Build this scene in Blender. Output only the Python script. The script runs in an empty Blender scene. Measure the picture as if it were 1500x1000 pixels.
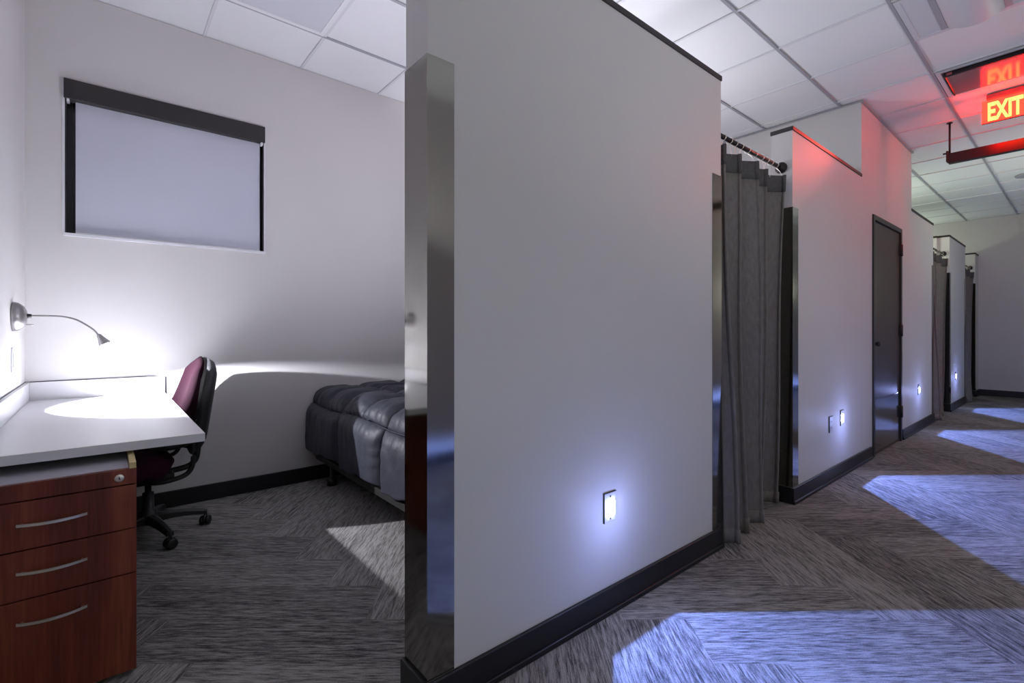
import bpy, bmesh, math, random
from mathutils import Vector, Matrix
random.seed(4)
PI = math.pi
C = bpy.context.scene.collection
WW = -3.75      # window wall plane
CW = -1.228     # corridor face of the partitions
TH = 0.13       # partition thickness
HP = 2.43       # partition height
HC = 3.06       # ceiling height
RW = 1.05       # opposite corridor wall
FAR = 11.65
LW = -0.33      # left wall plane

# ------------------------------------------------------------------ materials
def mat(name, col=(.5, .5, .5), rough=.6, metal=0.0, spec=.5, emit=None, estr=0, sheen=0):
    m = bpy.data.materials.new(name); m.use_nodes = True
    b = m.node_tree.nodes['Principled BSDF']
    b.inputs['Base Color'].default_value = (*col, 1)
    b.inputs['Roughness'].default_value = rough
    b.inputs['Metallic'].default_value = metal
    b.inputs['Specular IOR Level'].default_value = spec
    if sheen: b.inputs['Sheen Weight'].default_value = sheen
    if emit:
        b.inputs['Emission Color'].default_value = (*emit, 1)
        b.inputs['Emission Strength'].default_value = estr
    return m

class NT:
    """tiny helper around a node tree"""
    def __init__(s, tree): s.t = tree
    def new(s, typ, **kw):
        n = s.t.nodes.new(typ)
        for k, v in kw.items(): setattr(n, k, v)
        return n
    def put(s, sock, v):
        if isinstance(v, bpy.types.NodeSocket): s.t.links.new(v, sock)
        else: sock.default_value = v
    def m(s, op, a, b=0.0, c=0.0, clamp=False):
        n = s.new('ShaderNodeMath', operation=op, use_clamp=clamp)
        s.put(n.inputs[0], a); s.put(n.inputs[1], b)
        if op in ('MULTIPLY_ADD', 'WRAP', 'SMOOTH_MIN', 'COMPARE'): s.put(n.inputs[2], c)
        return n.outputs[0]
    def mixf(s, f, a, b):
        n = s.new('ShaderNodeMix', data_type='FLOAT')
        s.put(n.inputs[0], f); s.put(n.inputs[2], a); s.put(n.inputs[3], b)
        return n.outputs[0]
    def mixc(s, f, a, b, blend='MIX'):
        n = s.new('ShaderNodeMix', data_type='RGBA', blend_type=blend)
        s.put(n.inputs[0], f)
        s.put(n.inputs[6], a if isinstance(a, bpy.types.NodeSocket) else (*a, 1))
        s.put(n.inputs[7], b if isinstance(b, bpy.types.NodeSocket) else (*b, 1))
        return n.outputs[2]
    def comb(s, x, y, z):
        n = s.new('ShaderNodeCombineXYZ')
        s.put(n.inputs[0], x); s.put(n.inputs[1], y); s.put(n.inputs[2], z)
        return n.outputs[0]
    def noise(s, vec, scale, detail=2, rough=.5):
        n = s.new('ShaderNodeTexNoise')
        s.put(n.inputs['Vector'], vec); n.inputs['Scale'].default_value = scale
        n.inputs['Detail'].default_value = detail; n.inputs['Roughness'].default_value = rough
        return n.outputs[0]
    def ramp(s, f, stops):
        n = s.new('ShaderNodeValToRGB'); s.put(n.inputs[0], f)
        e = n.color_ramp.elements
        while len(e) < len(stops): e.new(.5)
        for i, (p, c) in enumerate(stops):
            e[i].position = p; e[i].color = (*c, 1)
        return n.outputs[0]

def noisy(name, c1, c2, scale, rough=.6, stretch=(1, 1, 1), bump=0.0, metal=0.0, spec=.5, detail=3, bscale=None, obj=True):
    m = mat(name, c1, rough, metal, spec)
    n = NT(m.node_tree); b = m.node_tree.nodes['Principled BSDF']
    tc = n.new('ShaderNodeTexCoord'); mp = n.new('ShaderNodeMapping')
    mp.inputs['Scale'].default_value = stretch
    n.put(mp.inputs['Vector'], tc.outputs['Object'])
    f = n.noise(mp.outputs[0], scale, detail)
    n.put(b.inputs['Base Color'], n.ramp(f, [(.3, c1), (.7, c2)]))
    if bump:
        bp = n.new('ShaderNodeBump'); bp.inputs['Strength'].default_value = bump
        bp.inputs['Distance'].default_value = .004
        n.put(bp.inputs['Height'], n.noise(mp.outputs[0], bscale or scale, detail))
        n.put(b.inputs['Normal'], bp.outputs[0])
    return m

def make_carpet():
    m = mat('carpet', (.1, .1, .1), .95, 0, .15)
    n = NT(m.node_tree); b = m.node_tree.nodes['Principled BSDF']
    geo = n.new('ShaderNodeNewGeometry'); sep = n.new('ShaderNodeSeparateXYZ')
    n.put(sep.inputs[0], geo.outputs['Position'])
    a = math.radians(49.9); W = .25; N = 4
    x, y = sep.outputs[0], sep.outputs[1]
    u = n.m('ADD', n.m('MULTIPLY', x, math.cos(a)), n.m('MULTIPLY', y, math.sin(a)))
    v = n.m('SUBTRACT', n.m('MULTIPLY', y, math.cos(a)), n.m('MULTIPLY', x, math.sin(a)))
    u = n.m('ADD', n.m('DIVIDE', u, W), 98.28); v = n.m('ADD', n.m('DIVIDE', v, W), 100.48)
    i = n.m('FLOOR', u); j = n.m('FLOOR', v)
    k = n.m('FLOORED_MODULO', n.m('ADD', i, j), 2.0*N)
    isv = n.m('GREATER_THAN', k, N - .5)
    idh = n.comb(n.m('SUBTRACT', i, k), j, 0.0)
    idv = n.comb(i, n.m('SUBTRACT', j, n.m('SUBTRACT', k, float(N))), 7.0)
    mixv = n.new('ShaderNodeMix', data_type='VECTOR')
    n.put(mixv.inputs[0], isv); n.put(mixv.inputs[4], idh); n.put(mixv.inputs[5], idv)
    wn = n.new('ShaderNodeTexWhiteNoise', noise_dimensions='3D'); n.put(wn.inputs[0], mixv.outputs[1])
    rnd = wn.outputs[0]
    al = n.mixf(isv, u, v); ac = n.mixf(isv, v, u)          # along / across the plank
    off = n.m('MULTIPLY', rnd, 37.0)
    s1 = n.noise(n.comb(n.m('ADD', n.m('MULTIPLY', al, .9), off), n.m('MULTIPLY', ac, 11.0), off), 1.6, 3, .6)
    s2 = n.noise(n.comb(n.m('ADD', n.m('MULTIPLY', al, 3.2), off), n.m('MULTIPLY', ac, 36.0), off), 1.3, 3, .65)
    s3 = n.noise(n.comb(u, v, 0.0), 55.0, 2, .6)
    st = n.m('ADD', n.m('ADD', n.m('MULTIPLY', s1, .5), n.m('MULTIPLY', s2, .75)), n.m('MULTIPLY', s3, .25))
    st = n.m('ADD', st, n.m('MULTIPLY', n.m('SUBTRACT', rnd, .5), .10))
    col = n.ramp(st, [(.58, (.05, .047, .049)), (.72, (.175, .165, .160)), (.86, (.33, .315, .305))])
    n.put(b.inputs['Base Color'], col)
    bp = n.new('ShaderNodeBump'); bp.inputs['Strength'].default_value = .7; bp.inputs['Distance'].default_value = .006
    n.put(bp.inputs['Height'], st); n.put(b.inputs['Normal'], bp.outputs[0])
    return m

def make_paint(name, c, rough=.55, glow=0):
    m = mat(name, c, rough, 0, .3)
    n = NT(m.node_tree); b = m.node_tree.nodes['Principled BSDF']
    geo = n.new('ShaderNodeNewGeometry')
    f = n.noise(geo.outputs['Position'], 1.3, 2)
    n.put(b.inputs['Base Color'], n.ramp(f, [(.2, tuple(q*.97 for q in c)), (.8, tuple(min(1, q*1.02) for q in c))]))
    bp = n.new('ShaderNodeBump'); bp.inputs['Strength'].default_value = .08; bp.inputs['Distance'].default_value = .002
    n.put(bp.inputs['Height'], n.noise(geo.outputs['Position'], 160, 2)); n.put(b.inputs['Normal'], bp.outputs[0])
    return m

def make_wood():
    m = mat('mahogany_veneer', (.2, .04, .02), .38, 0, .5)
    n = NT(m.node_tree); b = m.node_tree.nodes['Principled BSDF']
    geo = n.new('ShaderNodeNewGeometry'); mp = n.new('ShaderNodeMapping')
    mp.inputs['Scale'].default_value = (9, 9, .55)
    n.put(mp.inputs[0], geo.outputs['Position'])
    f = n.m('ADD', n.m('MULTIPLY', n.noise(mp.outputs[0], 1.7, 2), .6), n.m('MULTIPLY', n.noise(mp.outputs[0], 14, 3, .6), .4))
    n.put(b.inputs['Base Color'], n.ramp(f, [(.32, (.075, .012, .006)), (.52, (.17, .032, .014)), (.68, (.26, .062, .026))]))
    return m

def make_steel():
    m = mat('brushed_steel', (.28, .275, .25), .10, 1.0)
    n = NT(m.node_tree); b = m.node_tree.nodes['Principled BSDF']
    geo = n.new('ShaderNodeNewGeometry'); mp = n.new('ShaderNodeMapping')
    mp.inputs['Scale'].default_value = (250, 250, 2)
    n.put(mp.inputs[0], geo.outputs['Position'])
    f = n.noise(mp.outputs[0], 1.0, 3)
    n.put(b.inputs['Roughness'], n.m('ADD', n.m('MULTIPLY', f, .05), .06))
    return m

def make_comforter(dark):
    m = mat('comforter_fabric', dark, .55, 0, .3)
    n = NT(m.node_tree); b = m.node_tree.nodes['Principled BSDF']
    tc = n.new('ShaderNodeTexCoord')
    bp = n.new('ShaderNodeBump'); bp.inputs['Strength'].default_value = .35; bp.inputs['Distance'].default_value = .02
    n.put(bp.inputs['Height'], n.noise(tc.outputs['Object'], 9, 4, .55)); n.put(b.inputs['Normal'], bp.outputs[0])
    return m

M = {}
M['wall'] = make_paint('wall_paint', (.60, .585, .58))
M['ceil'] = make_paint('ceiling_tile', (.80, .80, .82), .8)
M['tee'] = mat('ceiling_tee', (.36, .36, .40), .5)
M['tee_light'] = mat('ceiling_tee_light', (.68, .68, .71), .5)
M['carpet'] = make_carpet()
M['base'] = mat('baseboard_vinyl', (.010, .010, .013), .35)
M['cap'] = mat('cap_dark', (.022, .018, .018), .45)
M['steel'] = make_steel()
M['white_lam'] = mat('white_laminate', (.74, .74, .77), .28)
M['edge_dark'] = mat('dark_edge', (.06, .06, .08), .5)
M['wood'] = make_wood()
M['pale_wood'] = noisy('pale_wood', (.55, .42, .2), (.75, .6, .32), 30, .7)
M['gap'] = mat('black_gap', (.004, .003, .003), .8)
M['nickel'] = mat('satin_nickel', (.85, .80, .74), .35, 1)
M['nickel_dk'] = mat('dull_nickel', (.34, .33, .33), .35, 1)
from mathutils import noise as mnoise
M['maroon'] = noisy('maroon_fabric', (.0078, .0008, .0036), (.0145, .002, .007), 160, .9, bump=.4, spec=.08)
M['black'] = mat('black_plastic', (.008, .008, .009), .45)
M['shell'] = noisy('black_textured_shell', (.012, .012, .014), (.03, .03, .034), 120, .5, bump=.3)
M['comf'] = make_comforter((.032, .033, .047))
M['box'] = noisy('box_spring_fabric', (.09, .088, .085), (.30, .29, .28), 90, .85, stretch=(1, 1, .6), bump=.3)
M['rail'] = mat('rail_metal', (.03, .028, .026), .5, .2)
M['seat'] = noisy('maroon_fabric_lifted', (.030, .0065, .018), (.05, .012, .03), 160, .9, bump=.4, spec=.1)  # backrest fabric again, colour brightened because the seat sits in shade
M['curtain'] = noisy('curtain_fabric', (.155, .14, .133), (.20, .183, .174), 60, .9, stretch=(1, 1, .4), bump=.15, spec=.2)
M['header'] = noisy('curtain_header', (.085, .08, .08), (.105, .10, .10), 60, .9, spec=.2)
M['rod'] = mat('rod_dark', (.035, .028, .027), .35, .6)
M['door'] = noisy('dark_door', (.045, .026, .022), (.06, .036, .03), 10, .38, stretch=(3, 3, .4))
M['plate'] = mat('outlet_plate', (.52, .52, .54), .4)
M['slot'] = mat('slot_dark', (.05, .05, .06), .6)
M['led'] = mat('led_lens', (.9, .9, 1), .4, emit=(.80, .86, 1), estr=55)
M['window_black'] = mat('window_black', (.012, .010, .013), .4)
M['valance'] = mat('valance_dark', (.016, .013, .014), .5)
M['shade'] = make_paint('shade_fabric', (.52, .53, .62), .8)
M['sill'] = mat('sill_white', (.7, .7, .74), .5)
M['glass'] = mat('window_glass', (.02, .02, .03), .05)
M['lens'] = mat('frosted_lens', (.62, .63, .68), .35)
M['mirror'] = mat('glossy_lens', (.22, .19, .21), .12, 0, .6)
M['trimdk'] = mat('dark_fixture_trim', (.02, .012, .014), .25, .3)
M['red_panel'] = mat('red_sign_panel', (.55, .02, .02), .25, emit=(1, .0025, .0012), estr=28)
M['letters'] = mat('lit_letters', (1, .75, .3), .4, emit=(1, .36, .05), estr=2.3)
M['sign_body'] = mat('sign_body', (.35, .08, .09), .3)

# ------------------------------------------------------------------ helpers
def obj(name, bm, m, parent=None, smooth=False, bevel=0, kind=None, label=None):
    me = bpy.data.meshes.new(name)
    bmesh.ops.recalc_face_normals(bm, faces=bm.faces)
    bm.to_mesh(me); bm.free()
    o = bpy.data.objects.new(name, me); C.objects.link(o)
    me.materials.append(m)
    if smooth:
        for p in me.polygons: p.use_smooth = True
    if bevel:
        bv = o.modifiers.new('bevel', 'BEVEL'); bv.width = bevel; bv.segments = 2; bv.limit_method = 'ANGLE'
        for p in me.polygons: p.use_smooth = True
        bv.harden_normals = True
    if parent:
        o.parent = parent
        o.matrix_parent_inverse = parent.matrix_world.inverted() if False else Matrix.Translation(-parent.location)
    if kind: o['kind'] = kind
    if label: o['label'] = label
    return o

def thing(name, label, cat, loc=(0, 0, 0), group=None, kind=None):
    o = bpy.data.objects.new(name, None); C.objects.link(o)
    o.location = loc; o.empty_display_size = .1
    o['label'] = label; o['category'] = cat
    if group: o['group'] = group
    if kind: o['kind'] = kind
    return o

def tag(o, label, cat, group=None, kind=None):
    o['label'] = label; o['category'] = cat
    if group: o['group'] = group
    if kind: o['kind'] = kind
    return o

def box(bm, x0, x1, y0, y1, z0, z1):
    vs = [bm.verts.new((x, y, z)) for z in (z0, z1) for x, y in ((x0, y0), (x1, y0), (x1, y1), (x0, y1))]
    for f in ((0, 1, 2, 3), (4, 5, 6, 7), (0, 1, 5, 4), (1, 2, 6, 5), (2, 3, 7, 6), (3, 0, 4, 7)):
        bm.faces.new([vs[i] for i in f])
    return bm
def B(*a):
    bm = bmesh.new()
    if isinstance(a[0], (tuple, list)):
        for q in a: box(bm, *q)
    else: box(bm, *a)
    return bm
def tube(bm, pts, r, n=12, caps=True):
    pts = [Vector(p) for p in pts]
    rs = r if isinstance(r, (list, tuple)) else [r]*len(pts)
    rings = []; ref = None
    for i, p in enumerate(pts):
        d = (pts[min(i+1, len(pts)-1)] - pts[max(i-1, 0)]).normalized()
        if ref is None:
            ref = Vector((0, 0, 1)) if abs(d.z) < .9 else Vector((1, 0, 0))
        a = d.cross(ref).normalized(); b = d.cross(a).normalized(); ref = b.cross(d).normalized() if False else ref
        rings.append([bm.verts.new(p + (a*math.cos(2*PI*k/n) + b*math.sin(2*PI*k/n))*rs[i]) for k in range(n)])
    for i in range(len(rings)-1):
        for k in range(n):
            bm.faces.new((rings[i][k], rings[i][(k+1) % n], rings[i+1][(k+1) % n], rings[i+1][k]))
    if caps:
        bm.faces.new(rings[0][::-1]); bm.faces.new(rings[-1])
    return bm
def T(pts, r, n=12): return tube(bmesh.new(), pts, r, n)
def spline(pts, k=8):
    P = [Vector(p) for p in pts]; out = []
    for i in range(len(P)-1):
        p0 = P[max(i-1, 0)]; p1 = P[i]; p2 = P[i+1]; p3 = P[min(i+2, len(P)-1)]
        for s in range(k):
            t = s/k
            out.append(.5*((2*p1) + (p2-p0)*t + (2*p0-5*p1+4*p2-p3)*t*t + (3*p1-p0-3*p2+p3)*t**3))
    out.append(P[-1]); return out
def slab(fr, bk, n=20):
    """closed puffy shape from two sheets fr(u,v), bk(u,v) sharing a rim"""
    bm = bmesh.new(); G = []
    for f in (fr, bk):
        g = [[None]*(n+1) for _ in range(n+1)]
        for i in range(n+1):
            for j in range(n+1):
                if G and (i in (0, n) or j in (0, n)): g[i][j] = G[0][i][j]
                else: g[i][j] = bm.verts.new(f(-1+2*i/n, -1+2*j/n))
        for i in range(n):
            for j in range(n):
                try: bm.faces.new((g[i][j], g[i+1][j], g[i+1][j+1], g[i][j+1]))
                except ValueError: pass
        G.append(g)
    return bm

# ------------------------------------------------------------------ room shell
X0, Y0 = WW-.12, -4.0
o = obj('floor', B(X0, RW+.12, Y0, FAR+.12, -.1, 0), M['carpet'], kind='structure')
o = obj('ceiling', B(X0, RW+.12, Y0, FAR+.12, HC+.004, HC+.1), M['ceil'], kind='structure')
bm = bmesh.new()
gx = [-.755 + .6225*k for k in range(-4, 3)]
gy = [.507 + .6086*k for k in range(-7, 19)]
for x in gx: box(bm, x-.009, x+.009, Y0, FAR, HC-.006, HC+.003)
obj('trim_ceiling_runner', bm, M['tee'], kind='structure')
bm = bmesh.new()
for y in gy:
    if y < FAR: box(bm, WW, RW, y-.009, y+.009, HC-.005, HC+.0035)
obj('trim_ceiling_grid', bm, M['tee_light'], kind='structure')
# window wall with the window opening (y -.176...862, z 1.67..2.55)
wy0, wy1, wz0, wz1 = -.17, .865, 1.672, 2.55
obj('wall_window', B((X0, WW, Y0, wy0, 0, HC), (X0, WW, wy1, FAR+.12, 0, HC), (X0, WW, wy0, wy1, 0, wz0), (X0, WW, wy0, wy1, wz1, HC)), M['wall'], kind='structure')
obj('wall_left', B(WW, CW, LW-.13, LW, 0, HC), M['wall'], kind='structure')
obj('wall_corridor_near', B(CW-TH, CW, Y0, LW-.13, 0, HC), M['wall'], kind='structure')
obj('wall_right', B(RW, RW+.12, Y0, FAR+.12, 0, HC), M['wall'], kind='structure')
obj('wall_behind', B(WW, RW, Y0-.12, Y0, 0, HC), M['wall'], kind='structure')
obj('wall_far', B(WW, RW, FAR, FAR+.12, 0, HC), M['wall'], kind='structure')

def partition(name, y0, y1, x0=CW-TH, x1=CW):
    w = obj(name, B(x0, x1, y0, y1, 0, HP-.015), M['wall'], kind='structure')
    obj('cap', B(x0-.006, x1+.006, y0-.006, y1+.006, HP-.015, HP+.012), M['cap'], w, bevel=.004, label='dark cap along the top of the wall')
    return w
P1 = (.715, 2.453); P2 = (3.403, 4.884); TW = (4.884, 6.69); P3 = (6.69, 7.83); P4 = (8.93, 10.26); P5 = (11.30, FAR)
partition('wall_partition_near', *P1)
partition('wall_partition_middle', *P2)
partition('wall_partition_third', *P3)
partition('wall_partition_fourth', *P4)
partition('wall_partition_end', P5[0], P5[1])
for nm, y in (('near', 2.33), ('second', 8.9), ('third', 10.3)):
    partition('wall_divider_'+nm, y, y+.1, WW, CW-TH)
# full height block with the door
DY0, DY1, DZ = 5.20, 6.22, 2.15
bm = B((WW, CW-TH, TW[0], TW[0]+TH, 0, HC), (WW, CW-TH, TW[1]-TH, TW[1], 0, HC),
       (CW-TH, CW, TW[0], DY0, 0, HC), (CW-TH, CW, DY1, TW[1], 0, HC), (CW-TH, CW, DY0, DY1, DZ, HC))
obj('wall_tall_block', bm, M['wall'], kind='structure')
obj('trim_tall_block', B((CW-.001, CW+.016, TW[0]-.016, TW[1]+.016, HC-.022, HC-.006), (WW, CW, TW[0]-.016, TW[0], HC-.014, HC-.006)), M['tee'], kind='structure')

# baseboards (dark vinyl)
BH = .105
def baseb(name, *boxes): return obj(name, B(*boxes), M['base'], kind='structure', bevel=.004)
baseb('baseboard_window', (WW, WW+.014, LW, 2.33, 0, BH))
baseb('baseboard_left', (WW+.014, CW, LW, LW+.014, 0, BH))
baseb('baseboard_corridor_near', (CW, CW+.014, Y0, LW, 0, BH))
baseb('baseboard_right', (RW-.014, RW, Y0, FAR, 0, BH))
baseb('baseboard_far', (WW, RW-.014, FAR-.014, FAR, 0, BH))
for nm, (a, b) in (('partition_near', P1), ('partition_middle', (P2[0], DY0-.05)), ('partition_third', (DY1+.05, P3[1])), ('partition_fourth', P4), ('partition_end', P5)):
    bx = [(CW, CW+.014, a-.014, b if b != FAR else b, 0, BH)]
    if nm != 'partition_third': bx.append((CW-TH-.014, CW, a-.014, a, 0, BH))
    bx.append((CW, CW+.022, a-.014, b, 0, .022))
    baseb('baseboard_'+nm, *bx)
baseb('baseboard_inside', (CW-TH-.014, CW-TH, P1[0], 2.33, 0, BH))

# ------------------------------------------------------------------ window with roller shade
w = thing('window_1', 'small black framed window high on the wall above the desk', 'window', (WW, .35, wz0), kind='structure')
xr = WW-.085
obj('window_frame', B((xr-.02, xr+.015, wy0, wy0+.03, wz0, wz1), (xr-.02, xr+.015, wy1-.03, wy1, wz0, wz1), (xr-.02, xr+.015, wy0+.03, wy1-.03, wz0, wz0+.03), (xr-.02, xr+.015, wy0+.03, wy1-.03, wz1-.03, wz1)), M['window_black'], w)
obj('window_reveal', B((xr+.015, WW-.001, wy0, wy0+.006, wz0, wz1), (xr+.015, WW-.001, wy1-.006, wy1, wz0, wz1)), M['window_black'], w)
obj('glass', B(xr-.004, xr, wy0+.03, wy1-.03, wz0+.03, wz1-.03), M['glass'], w)
obj('sill', B(xr+.015, WW+.012, wy0-.006, wy1+.01, wz0-.012, wz0+.006), M['sill'], w, bevel=.002)
obj('trim', B((WW, WW+.004, wy0-.01, wy0, wz0, wz1), (WW, WW+.004, wy1, wy1+.008, wz0, wz1)), M['sill'], w)
s = thing('roller_shade', 'pale grey roller shade with dark valance drawn down over the high window', 'window shade', (WW-.03, .35, wz0))
obj('valance', B(WW-.05, WW+.022, wy0-.004, wy1+.004, 2.442, 2.552), M['valance'], s, bevel=.002)
bm = bmesh.new()
n = 24; g = []
for i in range(n+1):
    y = wy0+.045 + (wy1-wy0-.066)*i/n
    g.append([bm.verts.new((WW-.028 + .0015*math.sin(i*.8+j), y, wz0+.012 + (2.46-wz0-.012)*j/8)) for j in range(9)])
for i in range(n):
    for j in range(8): bm.faces.new((g[i][j], g[i+1][j], g[i+1][j+1], g[i][j+1]))
obj('shade_fabric', bm, M['shade'], s, smooth=True)
obj('hem_bar', B(WW-.033, WW-.022, wy0+.045, wy1-.021, wz0+.007, wz0+.018), M['sill'], s, bevel=.002)
obj('end_bracket', B(WW-.03, WW+.012, wy0+.008, wy0+.02, 2.425, 2.442), M['sill'], s)
obj('end_bracket', B(WW-.03, WW+.012, wy1-.02, wy1-.008, 2.425, 2.442), M['sill'], s)

# ------------------------------------------------------------------ steel corner guards
GZ = 1.92
def guard(y0, y1, which, label, z0=BH+.001):
    """L / U shaped brushed sheet wrapped round a partition end"""
    t = .003
    if which == 'near':     # wraps the face y=y0
        a = [(CW-TH-t, CW+t, y0-t, y0, z0, GZ), (CW, CW+t, y0, y0+.09, z0, GZ), (CW-TH-t, CW-TH, y0, y0+.09, z0, GZ)]
    else:
        a = [(CW-TH-t, CW+t, y1, y1+t, z0, GZ), (CW, CW+t, y1-.09, y1, z0, GZ), (CW-TH-t, CW-TH, y1-.09, y1, z0, GZ)]
    o = obj('corner_guard', B(*a), M['steel'])
    tag(o, label, 'corner guard', 'steel corner guards on the partitions')
guard(*P1, 'near', 'tall brushed steel corner guard on the near end of the closest partition')
guard(*P1, 'far', 'steel corner guard left of the nearest grey curtain')
guard(*P2, 'near', 'steel corner guard right of the nearest grey curtain')
guard(*P3, 'far', 'steel corner guard left of the second curtain, past the door')
guard(*P4, 'near', 'steel corner guard right of the second curtain, past the door')
guard(*P4, 'far', 'steel corner guard left of the farthest curtain')
guard(P5[0], P5[1], 'near', 'steel corner guard right of the farthest curtain')

# ------------------------------------------------------------------ door
d = thing('door_1', 'dark brown closed door in the full height wall of the corridor', 'door', (CW, 5.7, 0), kind='structure')
F = .045
obj('door_frame', B((CW-.10, CW+.014, DY0, DY0+F, 0, DZ), (CW-.10, CW+.014, DY1-F, DY1, 0, DZ), (CW-.10, CW+.014, DY0+F, DY1-F, DZ-F, DZ)), M['cap'], d, bevel=.003)
obj('door_slab', B(CW-.045, CW-.002, DY0+F+.003, DY1-F-.003, .01, DZ-F-.004), M['door'], d, bevel=.002)
obj('kick_plate', B(CW-.002, CW+.0005, DY0+F+.02, DY1-F-.02, .03, .50), mat('dark_kick_plate', (.22, .20, .20), .14, .9), d, label='dark metal kick plate')
for z in (.30, 1.12, 1.93):
    h = obj('hinge', B((CW-.001, CW+.006, DY1-F-.035, DY1-F+.04, z-.06, z+.06)), M['black'], d)
    obj('hinge_barrel', T([(CW+.012, DY1-F, z-.058), (CW+.012, DY1-F, z+.058)], .016), M['black'], h, smooth=True)
kn = obj('door_knob', T([(CW-.002, DY0+F+.045, 1.0), (CW+.012, DY0+F+.045, 1.0), (CW+.018, DY0+F+.045, 1.0), (CW+.036, DY0+F+.045, 1.0), (CW+.040, DY0+F+.045, 1.0)], [.026, .011, .022, .022, .012], 16), M['black'], d, smooth=True)

# ------------------------------------------------------------------ curtains
def curtain(y0, y1, label_c, label_r, nf=4.6, full=True):
    ya, yb = y0+.006, y1-.006
    xc = CW-TH/2
    zr = 2.185
    rod = thing('curtain_rod', label_r, 'curtain rod', (xc, (y0+y1)/2, zr), 'curtain rods')
    obj('rod', T([(xc, ya, zr), (xc, yb, zr)], .0125, 14), M['rod'], rod, smooth=True)
    for yy, s in ((ya, 1), (yb, -1)):
        obj('flange', T([(xc, yy-s*.003, zr), (xc, yy+s*.008, zr), (xc, yy+s*.010, zr), (xc, yy+s*.035, zr)], [.036, .036, .022, .020], 18), M['rod'], rod, smooth=True)
    cu = thing('curtain', label_c, 'curtain', (xc, (y0+y1)/2, 0), 'grey curtains')
    L = yb-ya-.040; n = 260 if full else 120
    def path(s, z):
        """s 0..1 along the rod"""
        open_ = 1 - z/2.1
        y = ya + .015 + s*L + .022*math.sin(2*PI*nf*2*s + .4)
        amp = .046 + .018*open_
        w = math.sin(2*PI*nf*s + .5*math.sin(3*s)) + .22*math.sin(2*PI*nf*.47*s+1.3)
        cx = xc + .035*open_*(1-2.4*s) + .018*open_
        if s > .5: cx -= .045*open_*min(1, (s-.5)*8)
        x = cx + amp*w
        x += .006*math.sin(7*s+3*z)
        y += .008*math.sin(2.3*z+9*s)*(0 < s < 1)
        return x, y
    def sheet(z0, z1, m, off=0):
        bm = bmesh.new(); g = []
        for i in range(n+1):
            s = i/n
            col = []
            for j in range(m+1):
                z = z0 + (z1-z0)*j/m
                x, y = path(s, z)
                if j == 0 and z0 < .1: z += .006*math.sin(5*s*PI)
                col.append(bm.verts.new((x+off, y, z)))
            g.append(col)
        for i in range(n):
            for j in range(m): bm.faces.new((g[i][j], g[i+1][j], g[i+1][j+1], g[i][j+1]))
        return bm
    zt, zh = 2.105, 2.005
    c = obj('curtain_panel', sheet(.012, zh, 26), M['curtain'], cu, smooth=True)
    c.modifiers.new('thick', 'SOLIDIFY').thickness = .004
    hd = obj('header_band', sheet(zh-.004, zt, 3, .0015), M['header'], cu, smooth=True, label='darker band along the curtain top')
    hd.modifiers.new('thick', 'SOLIDIFY').thickness = .008
    hm = obj('hem', sheet(.010, .085, 2, .0015), M['curtain'], cu, smooth=True)
    hm.modifiers.new('thick', 'SOLIDIFY').thickness = .008
    k = 11 if full else 6
    for q in range(k):
        s = (q+.4)/k
        x, y = path(s, zt)
        bm = bmesh.new()
        tube(bm, [(xc + .0185*math.cos(a), y, zr + .0185*math.sin(a)) for a in [2*PI*t/16 for t in range(17)]], .0022, 6, False)
        tube(bm, spline([(xc, y, zr-.019), (xc+.5*(x-xc), y, zr-.045), (x, y, zt-.012)], 5), .0022, 6)
        obj('curtain_ring', bm, M['nickel'], cu, smooth=True)
curtain(P1[1], P2[0], 'full length grey pleated curtain nearest the camera, filling the first doorway', 'dark curtain rod over the nearest grey curtain')
curtain(P3[1], P4[0], 'grey curtain in the second opening, just past the dark door', 'dark curtain rod in the second opening, past the door', full=False)
curtain(P4[1], P5[0], 'farthest grey curtain, beside the end wall of the corridor', 'dark curtain rod in the farthest opening by the end wall', full=False)

# ------------------------------------------------------------------ desk
PX0 = -2.55; DZT = .735; DX1 = -2.14; DY = .292
t = thing('desk', 'white laminate wall desk with raised back and side splash', 'desk', (-2.95, 0, 0))
obj('desk_top', B(WW, DX1, LW, DY, DZT-.032, DZT), M['white_lam'], t, bevel=.002)
obj('splash', B(WW, WW+.018, LW+.018, DY, DZT, DZT+.10), M['white_lam'], t, bevel=.001)
obj('splash', B(WW, DX1, LW, LW+.018, DZT, DZT+.10), M['white_lam'], t, bevel=.001)
obj('splash_edge', B((WW, WW+.0185, DY, DY+.003, DZT-.03, DZT+.10), (WW, WW+.002, LW+.018, DY, DZT+.1, DZT+.104), (WW, DX1, LW, LW+.002, DZT+.1, DZT+.104)), M['edge_dark'], t, label='dark end band and drawn shadow line along the splash')  # top strips draw the thin shadow at the caulk joint
obj('bracket', B((WW, WW+.04, LW+.02, DY-.05, DZT-.09, DZT-.032), (WW+.04, PX0-.01, LW, LW+.04, DZT-.09, DZT-.032)), M['white_lam'], t)
obj('front_lip', B(WW+.04, DX1-.02, DY-.004, DY+.0015, DZT-.031, DZT-.003), M['edge_dark'], t)

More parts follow.
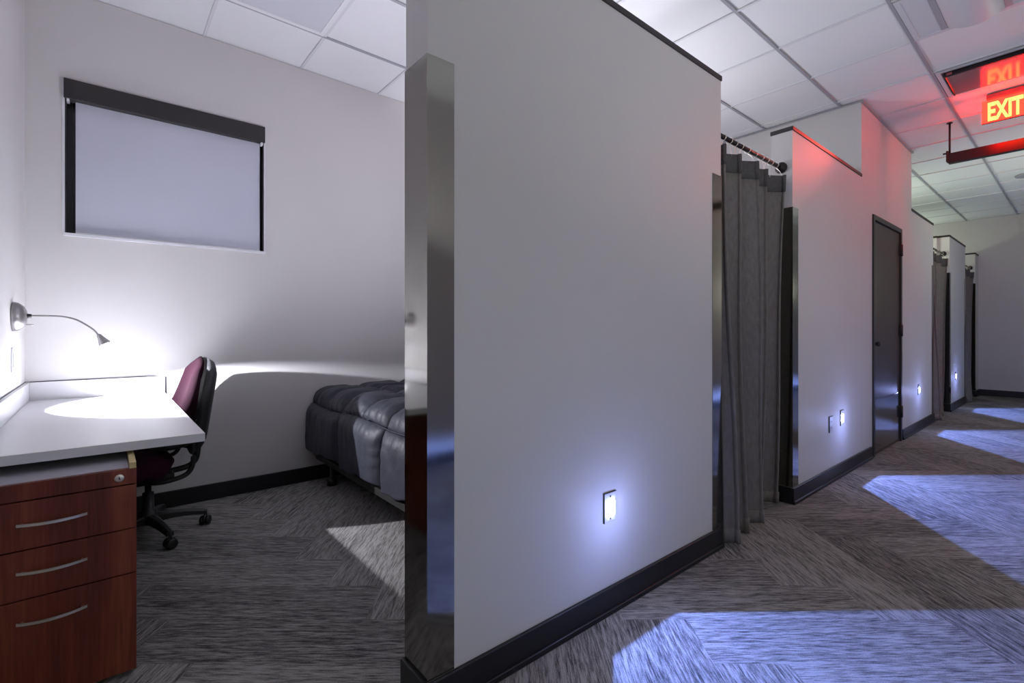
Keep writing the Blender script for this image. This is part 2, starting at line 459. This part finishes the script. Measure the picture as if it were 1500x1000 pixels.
# ------------------------------------------------------------------ drawer pedestal
PX1, PY0, PY1 = -2.006, -.312, .082
PX0 = -2.55
c = thing('drawer_cabinet', 'red brown wooden three drawer pedestal under the white desk', 'drawer cabinet', (-2.28, -.115, 0))
fx = PX1-.02
obj('cabinet_body', B((PX0, fx, PY0, PY0+.018, .012, .669), (PX0, fx, PY1-.018, PY1, .012, .669), (PX0, PX0+.016, PY0+.018, PY1-.018, .012, .669), (PX0+.016, fx, PY0+.018, PY1-.018, .012, .03), (PX0+.016, fx, PY0+.018, PY1-.018, .64, .662)), M['wood'], c, bevel=.001)
obj('inner_shadow', B(PX0+.02, fx-.001, PY0+.019, PY1-.019, .031, .64), M['gap'], c)
obj('cabinet_top', B(PX0+.002, fx+.002, PY0+.001, PY1-.02, .662, .6715), mat('lit_grey_top', (.42, .41, .46), .5), c, label='top panel, coloured pale grey as lit')  # pale colour stands for light falling on the top
obj('top_cleat', B(PX0+.02, PX1-.001, PY1-.018, PY1-.001, .6695, .690), M['pale_wood'], c, label='pale unfinished wood strip on the top edge')
obj('top_rail', B(fx, PX1, PY0, PY1, .622, .6715), M['wood'], c, bevel=.001)
lk = obj('lock', T([(PX1, .038, .645), (PX1+.003, .038, .645), (PX1+.004, .038, .645)], [.0125, .0125, .010], 20), M['nickel'], c, smooth=True)
obj('keyhole', B((PX1+.004, PX1+.0045, .0365, .0395, .641, .649)), M['slot'], lk)
for z0, z1, hz in ((.478, .618, .553), (.333, .474, .413), (.016, .329, .266)):
    dr = obj('drawer', B(fx, PX1, PY0, PY1, z0, z1), M['wood'], c, bevel=.0015)
    pts = []
    for k in range(17):
        s = -1 + k/8
        pts.append((PX1 + .006 + .022*(1-s*s), -.117+.078*s, hz))
    bm = bmesh.new()
    for i in range(len(pts)): pass
    rings = []
    for i, p in enumerate(pts):
        p = Vector(p); hh = .0040; tt = .0022
        rings.append([bm.verts.new(p+Vector(q)) for q in ((-tt, 0, -hh), (tt, 0, -hh), (tt, 0, hh), (-tt, 0, hh))])
    for i in range(len(rings)-1):
        for k in range(4): bm.faces.new((rings[i][k], rings[i][(k+1) % 4], rings[i+1][(k+1) % 4], rings[i+1][k]))
    bm.faces.new(rings[0]); bm.faces.new(rings[-1])
    tube(bm, [(PX1, -.117-.066, hz), (PX1+.012, -.117-.066, hz)], .003, 8)
    tube(bm, [(PX1, -.117+.066, hz), (PX1+.012, -.117+.066, hz)], .003, 8)
    obj('handle', bm, M['nickel'], dr, smooth=False, label='curved satin metal handle')

# ------------------------------------------------------------------ gooseneck wall lamp
LX = -3.26
lamp = thing('wall_lamp', 'nickel gooseneck reading lamp on the left wall above the desk', 'lamp', (LX, LW, 1.185))
bm = bmesh.new()
prof = [(.0, .068), (.010, .070), (.022, .066), (.038, .052), (.048, .034), (.052, .0)]
for i, (d_, r_) in enumerate(prof): pass
tube(bm, [(LX, LW+d_, 1.185) for d_, r_ in prof], [max(r_, .001) for d_, r_ in prof], 32)
obj('wall_plate', bm, M['nickel_dk'], lamp, smooth=True)
obj('socket', T([(LX, LW+.045, 1.19), (LX, LW+.065, 1.19)], [.012, .009]), M['black'], lamp, smooth=True)
sw = obj('switch', T([(LX, LW+.04, 1.150), (LX, LW+.072, 1.146)], .003, 8), M['nickel_dk'], lamp, smooth=True)
neck = spline([(LX, LW+.05, 1.19), (LX, -.22, 1.191), (LX, -.16, 1.189), (LX, -.11, 1.176), (LX, -.07, 1.150), (LX, -.04, 1.124), (LX, -.022, 1.098)], 7)
obj('gooseneck', T(neck, .0042, 10), M['nickel_dk'], lamp, smooth=True)
ax = Vector((0, math.sin(math.radians(28)), -math.cos(math.radians(28))))
h0 = Vector((LX, -.022, 1.101))
bm = bmesh.new()
hp = [(0, .005), (.006, .010), (.02, .0125), (.05, .0235), (.056, .0245), (.056, .022), (.040, .016)]
tube(bm, [h0+ax*a for a, r in hp], [r for a, r in hp], 24, True)
obj('lamp_head', bm, M['nickel_dk'], lamp, smooth=True)
bm = T([h0+ax*.0545, h0+ax*.0562], [.020, .019], 20)
obj('bulb', bm, mat('warm_led', (1, 1, 1), .4, emit=(1, .98, .95), estr=30), lamp, smooth=True)
LAMP_P = h0 + ax*.060

# switch plate under the lamp
sp = thing('switch_plate', 'white switch plate on the left wall under the lamp', 'switch', (-3.22, LW, .98))
obj('plate', B(-3.28, -3.21, LW, LW+.006, .925, 1.04), M['sill'], sp, bevel=.002)
obj('rocker', B(-3.262, -3.228, LW+.006, LW+.009, .95, 1.015), M['sill'], sp, bevel=.001)

# ------------------------------------------------------------------ office chair
CX, CY = -3.345, .155
ch = thing('office_chair', 'maroon upholstered swivel chair with black shell pushed up to the desk', 'office chair', (-3.29, .184, 0))
def sq(u, v, p=.5):
    return u*math.sqrt(1-p*v*v), v*math.sqrt(1-p*u*u)
bz0, bz1 = .51, .972
def back_pt(u, v, side):
    a, b = sq(u, v, .40)
    taper = 1 - .06*max(0, -v)
    x = CX + .275*a*taper
    z = .7075 + .2625*b
    rim = max(abs(u), abs(v))
    puff = (1 - rim**10)
    y = .407 + .03*b - .026*a*a        # wraps forward at the sides
    lum = .028*math.exp(-((b+.45)/.45)**2)
    y = y - ( .075 + lum - .045*b)*puff if side > 0 else y + .028*puff
    return Vector((x, y, z))
obj('backrest', slab(lambda u, v: back_pt(u, v, 1), lambda u, v: back_pt(u, v, 1)+Vector((0, .05*(1-max(abs(u), abs(v))**10), 0)), 24), M['maroon'], ch, smooth=True, label='maroon upholstered backrest')
def shell(u, v, s):
    p = back_pt(u*.985, v*.985, -1)
    z = p.z
    if v < 0: z -= .035*(-v)
    y = p.y + (.014 if s else .0) + .010*(1+v) + (.022*(1-max(abs(u), abs(v))**4) if s else -.004)
    return Vector((p.x, y, z))
obj('back_shell', slab(lambda u, v: shell(u, v, 0), lambda u, v: shell(u, v, 1), 20), M['shell'], ch, smooth=True, label='black rear shell')
def seat_pt(u, v, s):
    a, b = sq(u, v, .35)
    puff = (1 - max(abs(u), abs(v))**9)
    return Vector((CX + .25*a, .07 + .235*b, .392 + (.060*puff if s else -.070*puff) + .01*(1-b)*0))
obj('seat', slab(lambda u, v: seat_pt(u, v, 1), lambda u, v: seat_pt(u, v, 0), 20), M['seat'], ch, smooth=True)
def pan_pt(u, v, s):
    a, b = sq(u, v, .35); puff = (1 - max(abs(u), abs(v))**6)
    return Vector((CX+.20*a, .06+.19*b, .345 + (.0 if s else -.045*puff)))
obj('seat_pan', slab(lambda u, v: pan_pt(u, v, 1), lambda u, v: pan_pt(u, v, 0), 14), M['black'], ch, smooth=True)
obj('mechanism', B(CX-.07, CX+.09, .02, .30, .285, .335), M['black'], ch, bevel=.01)
bm = bmesh.new()
sb = spline([(CX, .15, .325), (CX, .33, .33), (CX, .40, .36), (CX, .42, .44), (CX, .425, .60)], 6)
tube(bm, sb, .016, 10)
obj('back_support', bm, M['black'], ch, smooth=True)
for s in (1, -1):
    x = CX + s*.285
    arm = obj('armrest', T(spline([(CX+s*.17, .14, .335), (x-s*.02, .20, .338), (x, .27, .345), (x, .335, .365), (x, .362, .42), (x, .362, .53)], 7), .0125, 10), M['black'], ch, smooth=True)
    def pad(u, v, q, x=x):
        a, b = sq(u, v, .45); puff = 1 - max(abs(u), abs(v))**4
        return Vector((x+.036*a, 0.262+.12*b, .533 + (.018*puff if q else -(.02+.012*math.cos(b*2.5))*puff)))
    obj('arm_pad', slab(lambda u, v: pad(u, v, 1), lambda u, v: pad(u, v, 0), 12), M['black'], arm, smooth=True)
HUB = Vector((-3.29, .184, 0))
bm = T([HUB+Vector((0, 0, .075)), HUB+Vector((0, 0, .10)), HUB+Vector((0, 0, .145)), HUB+Vector((0, 0, .15)), HUB+Vector((0, 0, .24)), HUB+Vector((0, 0, .241)), HUB+Vector((0, 0, .30))], [.045, .05, .038, .028, .026, .015, .015], 20)
obj('column', bm, M['black'], ch, smooth=True)
for k in range(5):
    a = math.radians(17+72*k); dv = Vector((math.cos(a), math.sin(a), 0)); pv = Vector((-dv.y, dv.x, 0))
    bm = bmesh.new(); rings = []
    for i in range(9):
        s = i/8; r = .03 + .235*s
        hw = .026 - .009*s; zt = .125 - .035*s**2; zb = zt - (.045 - .018*s)
        rings.append([bm.verts.new(HUB + dv*r + pv*q*hw*f + Vector((0, 0, z))) for q, f, z in ((-1, 1, zb), (1, 1, zb), (1, .95, zt-.008), (.5, 1, zt), (-.5, 1, zt), (-1, .95, zt-.008))])
    for i in range(8):
        for q in range(6): bm.faces.new((rings[i][q], rings[i][(q+1) % 6], rings[i+1][(q+1) % 6], rings[i+1][q]))
    bm.faces.new(rings[0]); bm.faces.new(rings[-1])
    lg = obj('leg', bm, M['black'], ch, bevel=.003)
    cc = HUB + dv*.265
    bm = bmesh.new()
    tube(bm, [cc+Vector((0, 0, .045)), cc+Vector((0, 0, .088))], .008, 8)
    wa = math.radians(40*k+20); wd = Vector((math.cos(wa), math.sin(wa), 0))
    for s in (-1, 1):
        tube(bm, [cc+wd*s*.006+Vector((0, 0, .027)), cc+wd*s*.010+Vector((0, 0, .027)), cc+wd*s*.022+Vector((0, 0, .027)), cc+wd*s*.026+Vector((0, 0, .027))], [.022, .027, .027, .020], 18)
    tube(bm, [cc-wd*.006+Vector((0, 0, .034)), cc+wd*.006+Vector((0, 0, .034))], .026, 14)
    obj('caster', bm, M['black'], lg, smooth=True)

# ------------------------------------------------------------------ bed and comforter
BX0, BX1, BY0, BY1 = -3.715, -1.75, 1.215, 2.20
bed = thing('bed', 'low single bed with dark metal frame along the dividing wall', 'bed', (-2.73, 1.7, 0))
obj('bed_frame', B((BX0, BX1, BY0-.005, BY0+.03, .165, .205), (BX0, BX1, BY1-.03, BY1, .165, .205), (BX0, BX0+.03, BY0+.03, BY1-.03, .165, .205), (BX1-.03, BX1, BY0+.03, BY1-.03, .165, .205), (-2.75, -2.71, BY0+.03, BY1-.03, .165, .19)), M['rail'], bed, bevel=.002)
obj('box_spring', B(BX0+.005, BX1-.005, BY0+.004, BY1-.004, .2055, .40), M['box'], bed, bevel=.02, label='grey patterned box spring')
obj('mattress', B(BX0+.005, BX1-.005, BY0+.01, BY1-.01, .4005, .62), M['sill'], bed, bevel=.05)
for x in (BX0+.18, BX1-.18):
    for y in (BY0+.055, BY1-.055):
        lg = obj('leg', T([(x, y, .165), (x, y, .05), (x, y, .048), (x, y, .0)], [.018, .018, .034, .038], 16), M['black'], bed, smooth=True)
# quilted comforter draped over top and both sides
def prof_yz(s):
    """s in metres along the cross section, 0 = bottom hem of the near side"""
    R = .15; zt = .665; zb = .256; hs = zt-R-zb; arc = R*PI/2; top = (BY1-BY0+.05) - 2*R
    yl = BY0-.028
    if s < hs: return yl, zb+s, -1, 0
    s -= hs
    if s < arc:
        a = s/R; return yl+R-R*math.cos(a), zt-R+R*math.sin(a), -math.cos(a), math.sin(a)
    s -= arc
    if s < top: return yl+R+s, zt, 0, 1
    s -= top
    if s < arc:
        a = s/R; return yl+R+top+R*math.sin(a), zt-R+R*math.cos(a), math.sin(a), math.cos(a)
    s -= arc
    return yl+2*R+top, zt-R-s, 1, 0
tot = 2*(.665-.15-.256) + .15*PI + (BY1-BY0+.05) - .3
bm = bmesh.new(); NX, NS = 230, 200; g = []
xa, xb = WW+.018, BX1+.02
seam_s = [.325, .325+.36, .325+.72, .325+1.08, .325+1.44]
seam_x = [-3.74+.02, -3.44, -3.13, -2.52, -2.21, -1.90]
def crease(d, w): return math.exp(-(d/w)**2)
for i in range(NX+1):
    row = []
    x = xa + (xb-xa)*i/NX
    for j in range(NS+1):
        s = tot*j/NS
        y, z, ny, nz = prof_yz(s)
        top = nz
        sx = [-3.13, -2.52, -1.91] if s < .325 else [-3.44, -3.13, -2.82, -2.52, -2.21, -1.91]
        dx_ = min(abs(x-q+.012*math.sin(9*s)) for q in sx)
        ds_ = min(abs(s-q+.010*math.sin(6*x+q*9)) for q in seam_s)
        puff = .034*(1-crease(dx_, .045))*(1-crease(ds_, .045)*.85)
        puff -= .028*crease(dx_, .011) + .014*crease(ds_, .011)
        # gathered wrinkles around seams
        wr = .010*mnoise.noise(Vector((x*26, s*5, 1.7)))*crease(ds_, .13) + .007*mnoise.noise(Vector((x*6, s*24, 5.1)))*crease(dx_, .10) + .004*mnoise.noise(Vector((x*14, s*9, 9)))
        bil = .010*math.sin(5.1*x+3*s)*math.sin(4.3*s+1.1*x)
        o_ = puff + wr + bil
        zz = z + nz*o_
        if j < 14: zz += (.012*math.sin(11*x)+.006*math.sin(31*x))*(1-j/14)
        # soften at the wall end
        row.append(bm.verts.new((x, y+ny*o_, zz)))
    g.append(row)
for i in range(NX):
    for j in range(NS): bm.faces.new((g[i][j], g[i+1][j], g[i+1][j+1], g[i][j+1]))
cf = thing('comforter', 'dark grey quilted comforter draped over the bed', 'comforter', (-2.73, 1.7, .24))
q = obj('quilt', bm, M['comf'], cf, smooth=True)
q.modifiers.new('thick', 'SOLIDIFY').thickness = -.012
# piping along the lengthwise seam
bm = bmesh.new()
def surf(x, s, out=0):
    y, z, ny, nz = prof_yz(s); return (x, y+ny*out, z+nz*out)
tube(bm, [surf(xa+.01+(xb-xa-.02)*k/60, .325+.008*math.sin(6*(xa+(xb-xa)*k/60)), .006) for k in range(61)], .0028, 6)
obj('piping', bm, M['comf'], cf, smooth=True)

# ------------------------------------------------------------------ step lights and outlets on the corridor wall
def blue_fan(loc, power, half=51, inner=21.5):
    """low wall light: asymmetric fan thrown over the floor (photometric profile in the light's nodes)"""
    ld = bpy.data.lights.new('step_lamp', 'POINT'); ld.energy = power; ld.shadow_soft_size = .012
    ld.color = (.20, .32, 1.0); ld.use_nodes = True
    n = NT(ld.node_tree); em = ld.node_tree.nodes['Emission']
    tc = n.new('ShaderNodeTexCoord'); sep = n.new('ShaderNodeSeparateXYZ')
    n.put(sep.inputs[0], tc.outputs['Normal'])
    x, y, z = sep.outputs
    down = n.m('MAXIMUM', n.m('MULTIPLY', z, -1.0), .02)
    az = n.m('ABSOLUTE', n.m('ARCTAN2', y, x))
    def step(v, a, b):
        mr = n.new('ShaderNodeMapRange', interpolation_type='SMOOTHSTEP')
        n.put(mr.inputs[0], v); mr.inputs[1].default_value = a; mr.inputs[2].default_value = b
        return mr.outputs[0]
    h = math.radians(half)
    fan = n.m('SUBTRACT', 1.0, step(az, h-.012, h+.012))
    tx = n.m('DIVIDE', x, down)                # distance from the wall / mounting height
    t0 = math.tan(math.radians(inner))
    innerm = step(tx, t0-.02, t0+.03)
    top = step(n.m('MULTIPLY', z, -1.0), .05, .14)
    inv = n.m('MINIMUM', n.m('DIVIDE', 1.0, n.m('POWER', down, 1.55)), 14.0)
    s = n.m('MULTIPLY', n.m('MULTIPLY', n.m('MULTIPLY', fan, innerm), top), inv)
    n.put(em.inputs['Strength'], s)
    o = bpy.data.objects.new('step_lamp', ld); C.objects.link(o); o.location = loc
    return o
def glow(loc, power, col=(.45, .52, 1), r=.02):
    ld = bpy.data.lights.new('added_glow', 'POINT'); ld.energy = power; ld.color = col; ld.shadow_soft_size = r
    o = bpy.data.objects.new('added_glow', ld); C.objects.link(o); o.location = loc
def outlet(y, z, label, light=False, x=CW, cat='outlet'):
    k = thing('step_light' if light else 'wall_outlet', label, 'wall light' if light else 'outlet', (x, y, z), 'low wall lights' if light else None)
    obj('plate', B(x, x+.006, y-.036, y+.036, z-.058, z+.058), M['plate'], k, bevel=.002)
    obj('plate_rim', B((x, x+.0075, y-.0375, y-.036, z-.058, z+.058), (x, x+.0075, y-.0375, y+.0375, z+.058, z+.060)), M['slot'], k)
    if light:
        obj('lens', B(x+.006, x+.010, y-.020, y+.024, z-.030, z+.024), M['led'], k, bevel=.001, label='glowing white LED lens')
        obj('screw', T([(x+.006, y, z+.044), (x+.008, y, z+.044)], .004, 10), M['slot'], k)
        obj('screw', T([(x+.006, y, z-.044), (x+.008, y, z-.044)], .004, 10), M['slot'], k)
    else:
        for dz in (-.022, .022):
            rc = obj('receptacle', B(x+.006, x+.008, y-.017, y+.017, z+dz-.014, z+dz+.014), M['plate'], k, bevel=.001)
            obj('slots', B((x+.008, x+.0085, y-.008, y-.005, z+dz-.006, z+dz+.006), (x+.008, x+.0085, y+.005, y+.008, z+dz-.006, z+dz+.006)), M['slot'], rc)
SL = [(1.54, .418, 'glowing low wall light on the closest partition'),
      (4.37, .445, 'glowing low wall light just left of the dark door'),
      (7.02, .455, 'glowing low wall light between the dark door and the second curtain'),
      (9.40, .465, 'glowing low wall light nearest the end wall, right of the second curtain')]
for i, (y, z, lb) in enumerate(SL):
    outlet(y, z, lb, True)
    blue_fan((CW+.012, y, z-.01), 32)
    glow((CW+.16, y, z-.03), 1.05, (.34, .42, 1), .03)
outlet(4.12, .425, 'small wall outlet left of the second glowing wall light')

# ------------------------------------------------------------------ ceiling fixtures
def troffer(x0, x1, y0, y1, label, trim, lens, z=HC):
    k = thing('ceiling_light', label, 'ceiling light', ((x0+x1)/2, (y0+y1)/2, z))
    f = .03
    obj('frame', B((x0, x1, y0, y0+f, z-.012, z-.0062), (x0, x1, y1-f, y1, z-.012, z-.0062), (x0, x0+f, y0+f, y1-f, z-.012, z-.0062), (x1-f, x1, y0+f, y1-f, z-.012, z-.0062)), trim, k, bevel=.002)
    obj('lens', B(x0+f, x1-f, y0+f, y1-f, z-.0085, z-.0062), lens, k)
    return k
troffer(gx[0]+.012, gx[0]+.0+.6225-.012, .507+.012, .507+.6086-.012, 'unlit flat ceiling light panel above the bed room', M['ceil'], M['lens'])
k = troffer(gx[4]+.012, gx[5]-.012, gy[12]+.012, gy[13]-.012, 'unlit ceiling light with a curved basket nearest in the corridor', M['lens'], M['lens'])
# curved basket in the middle of the fixture
cxm = (gx[4]+gx[5])/2
bm = bmesh.new(); g = []
ya_, yb_ = gy[12]+.045, gy[13]-.045
for i in range(17):
    s = -1+i/8
    g.append([bm.verts.new((cxm+.13*s, y, HC-.010-.045*(1-s*s))) for y in (ya_, yb_)])
for i in range(16): bm.faces.new((g[i][0], g[i+1][0], g[i+1][1], g[i][1]))
obj('basket', bm, M['lens'], k, smooth=True)
for s_ in (-1, 1): obj('side_shade', B(cxm+s_*.145-.015, cxm+s_*.145+.015, ya_, yb_, HC-.014, HC-.0085), M['tee'], k)  # dark strips painted as shade along both sides of the basket
# dark rimmed glossy fixture in front of the exit sign
k = troffer(gx[4]+.014, gx[5]-.014, gy[14]+.014, gy[15]-.014, 'glossy ceiling fixture with a dark rim just before the exit sign', M['lens'], M['mirror'])
obj('rim', B((gx[4]+.055, gx[5]-.02, gy[14]+.055, gy[14]+.075, HC-.040, HC-.0085), (gx[4]+.05, gx[4]+.060, gy[14]+.075, gy[15]-.05, HC-.020, HC-.0085)), M['trimdk'], k, bevel=.002, label='dark metal rim')
obj('clip', B(gx[4]+.075, gx[4]+.105, gy[14]+.050, gy[14]+.056, HC-.034, HC-.018), M['sign_body'], k, label='small red lit clip')

# round ceiling speaker
k = thing('ceiling_speaker', 'round grey ceiling speaker far along the corridor', 'speaker', (-.47, 8.8, HC))
obj('grille', T([(-.47, 8.8, HC-.001), (-.47, 8.8, HC-.012), (-.47, 8.8, HC-.014)], [.125, .12, .10], 32), M['tee'], k, smooth=True)

# exit sign
SX0, SX1, SY = -.566, -.235, 5.58
k = thing('exit_sign', 'glowing red EXIT sign with yellow letters hanging from the ceiling', 'exit sign', ((SX0+SX1)/2, SY, HC))
obj('canopy', B(SX0+.03, SX1+.02, SY-.035, SY+.035, HC-.045, HC-.0065), M['sign_body'], k, bevel=.004)
obj('panel', B(SX0, SX1, SY-.004, SY+.004, 2.832, HC-.045), M['red_panel'], k, bevel=.001)
obj('bottom_edge', B(SX0, SX1, SY-.006, SY+.006, 2.826, 2.832), M['sign_body'], k)
cu = bpy.data.curves.new('EXIT', 'FONT'); cu.body = 'EXIT'; cu.size = .21; cu.extrude = .0008; cu.offset = .007
tmp = bpy.data.objects.new('tmp', cu); C.objects.link(tmp)
bpy.context.view_layer.update()
me = bpy.data.meshes.new_from_object(tmp)
bpy.data.objects.remove(tmp)
xs = [v.co.x for v in me.vertices]; ys = [v.co.y for v in me.vertices]
sx = .203/(max(xs)-min(xs)); sy = .150/(max(ys)-min(ys))
for side in (1, -1):
    m2 = me.copy(); m2.materials.clear(); m2.materials.append(M['letters'])
    for v in m2.vertices:
        x = (v.co.x-min(xs))*sx; z = (v.co.y-min(ys))*sy
        if side == 1: v.co = Vector((-.530+x, SY-.0055-v.co.z, 2.843+z))
        else: v.co = Vector((-.530+.203-x, SY+.0055+v.co.z, 2.843+z))
    t_ = bpy.data.objects.new('letters', m2); C.objects.link(t_); t_.parent = k
    t_.matrix_parent_inverse = Matrix.Translation(-k.location)
    t_['label'] = 'glowing yellow EXIT letters'

# black bar hung from the ceiling
k = thing('hanging_bar', 'black metal bar hung from a rod below the exit sign', 'hanging bar', (-.3, 6.03, HC))
by = 6.03
obj('bar', B((-.835, RW-.05, by-.03, by+.03, 2.672, 2.765)), M['trimdk'], k, bevel=.003)
obj('end_cap', B(-.850, -.835, by-.032, by+.032, 2.690, 2.79), M['black'], k, bevel=.002)
for x in (-.828, .3):
    r = obj('hanger_rod', T([(x, by, 2.765), (x, by, HC-.008)], .008, 10), M['black'], k, smooth=True)
    obj('rod_plate', T([(x, by, HC-.012), (x, by, HC-.0062)], .022, 14), M['black'], r)
obj('end_knob', T([(-.850, by, 2.775), (-.875, by, 2.775)], .008, 10), M['black'], k, smooth=True)

# ------------------------------------------------------------------ lights
def spot(name, loc, to, power, deg, blend, col, r=.01):
    ld = bpy.data.lights.new(name, 'SPOT'); ld.energy = power; ld.spot_size = math.radians(deg); ld.spot_blend = blend
    ld.color = col; ld.shadow_soft_size = r
    o = bpy.data.objects.new(name, ld); C.objects.link(o); o.location = loc
    o.rotation_euler = (Vector(to)-Vector(loc)).to_track_quat('-Z', 'Y').to_euler()
    return o
def area(name, loc, to, power, size, col):
    ld = bpy.data.lights.new(name, 'AREA'); ld.energy = power; ld.shape = 'DISK'; ld.size = size; ld.color = col
    o = bpy.data.objects.new(name, ld); C.objects.link(o); o.location = loc
    o.rotation_euler = (Vector(to)-Vector(loc)).to_track_quat('-Z', 'Y').to_euler()
    return o
axd = Vector((0, math.sin(math.radians(25)), -math.cos(math.radians(25))))
spot('desk_lamp_light', LAMP_P, LAMP_P+axd, 76, 122, .12, (.90, .91, 1), .005)
# added red spot that throws a patch on the middle partition
spot('added_red_beam', (-.50, SY-.05, 2.92), (CW, 3.56, 2.36), 36, 22, 1, (1, .10, .08), .05)
# added unseen fill in rooms and hall, thrown upward; far end lit greenish
area('fill_room', (-2.0, 1.75, 1.25), (-2.4, 1.3, 3), 11, .5, (.86, .86, 1))
area('fill_second_room', (-2.6, 3.1, 1.8), (-2.4, 3.0, 3), 13, .5, (.9, .9, 1))
area('uplight_far_room', (-2.7, 7.9, 1.9), (-2.5, 8.6, 3), 14, .5, (.86, 1, .80))
area('uplight_last_room', (-2.7, 10.8, 1.9), (-2.3, 10.9, 3), 6, .5, (.86, 1, .80))
area('fill_hall', (.45, 1.9, 1.7), (.1, 2.4, 3), 4.5, .6, (.9, .92, .95))
area('fill_entry', (-.3, -1.8, 1.7), (-.6, -1.4, 3), 6, .8, (.93, .88, 1))
for p_, e_ in (((.72, .9, 1.35), 6), ((.72, 3.8, 1.4), 4.8), ((.6, 7.4, 1.7), 6)): glow(p_, e_*1.15, (.90, 1, .80), .28)  # unseen fill points added along the hall to brighten the partitions
area('fill_hall_far', (.45, 7.8, 1.7), (.2, 8.2, 3), 5, .6, (.92, 1, .85))

wd = bpy.data.worlds.new('World'); bpy.context.scene.world = wd; wd.use_nodes = True
wd.node_tree.nodes['Background'].inputs[0].default_value = (.5, .5, .6, 1)
wd.node_tree.nodes['Background'].inputs[1].default_value = .2

# ------------------------------------------------------------------ camera
cam = bpy.data.cameras.new('camera'); co = bpy.data.objects.new('camera', cam); C.objects.link(co)
cam.sensor_width = 36; cam.lens = 710/1500*36; cam.shift_y = -16/1500
co.location = (0, 0, 1.12); co.rotation_euler = (PI/2, 0, math.radians(49.9))
cam.clip_start = .02
bpy.context.scene.camera = co
vs = bpy.context.scene.view_settings
vs.view_transform = 'Standard'; vs.look = 'None'; vs.exposure = 0.9
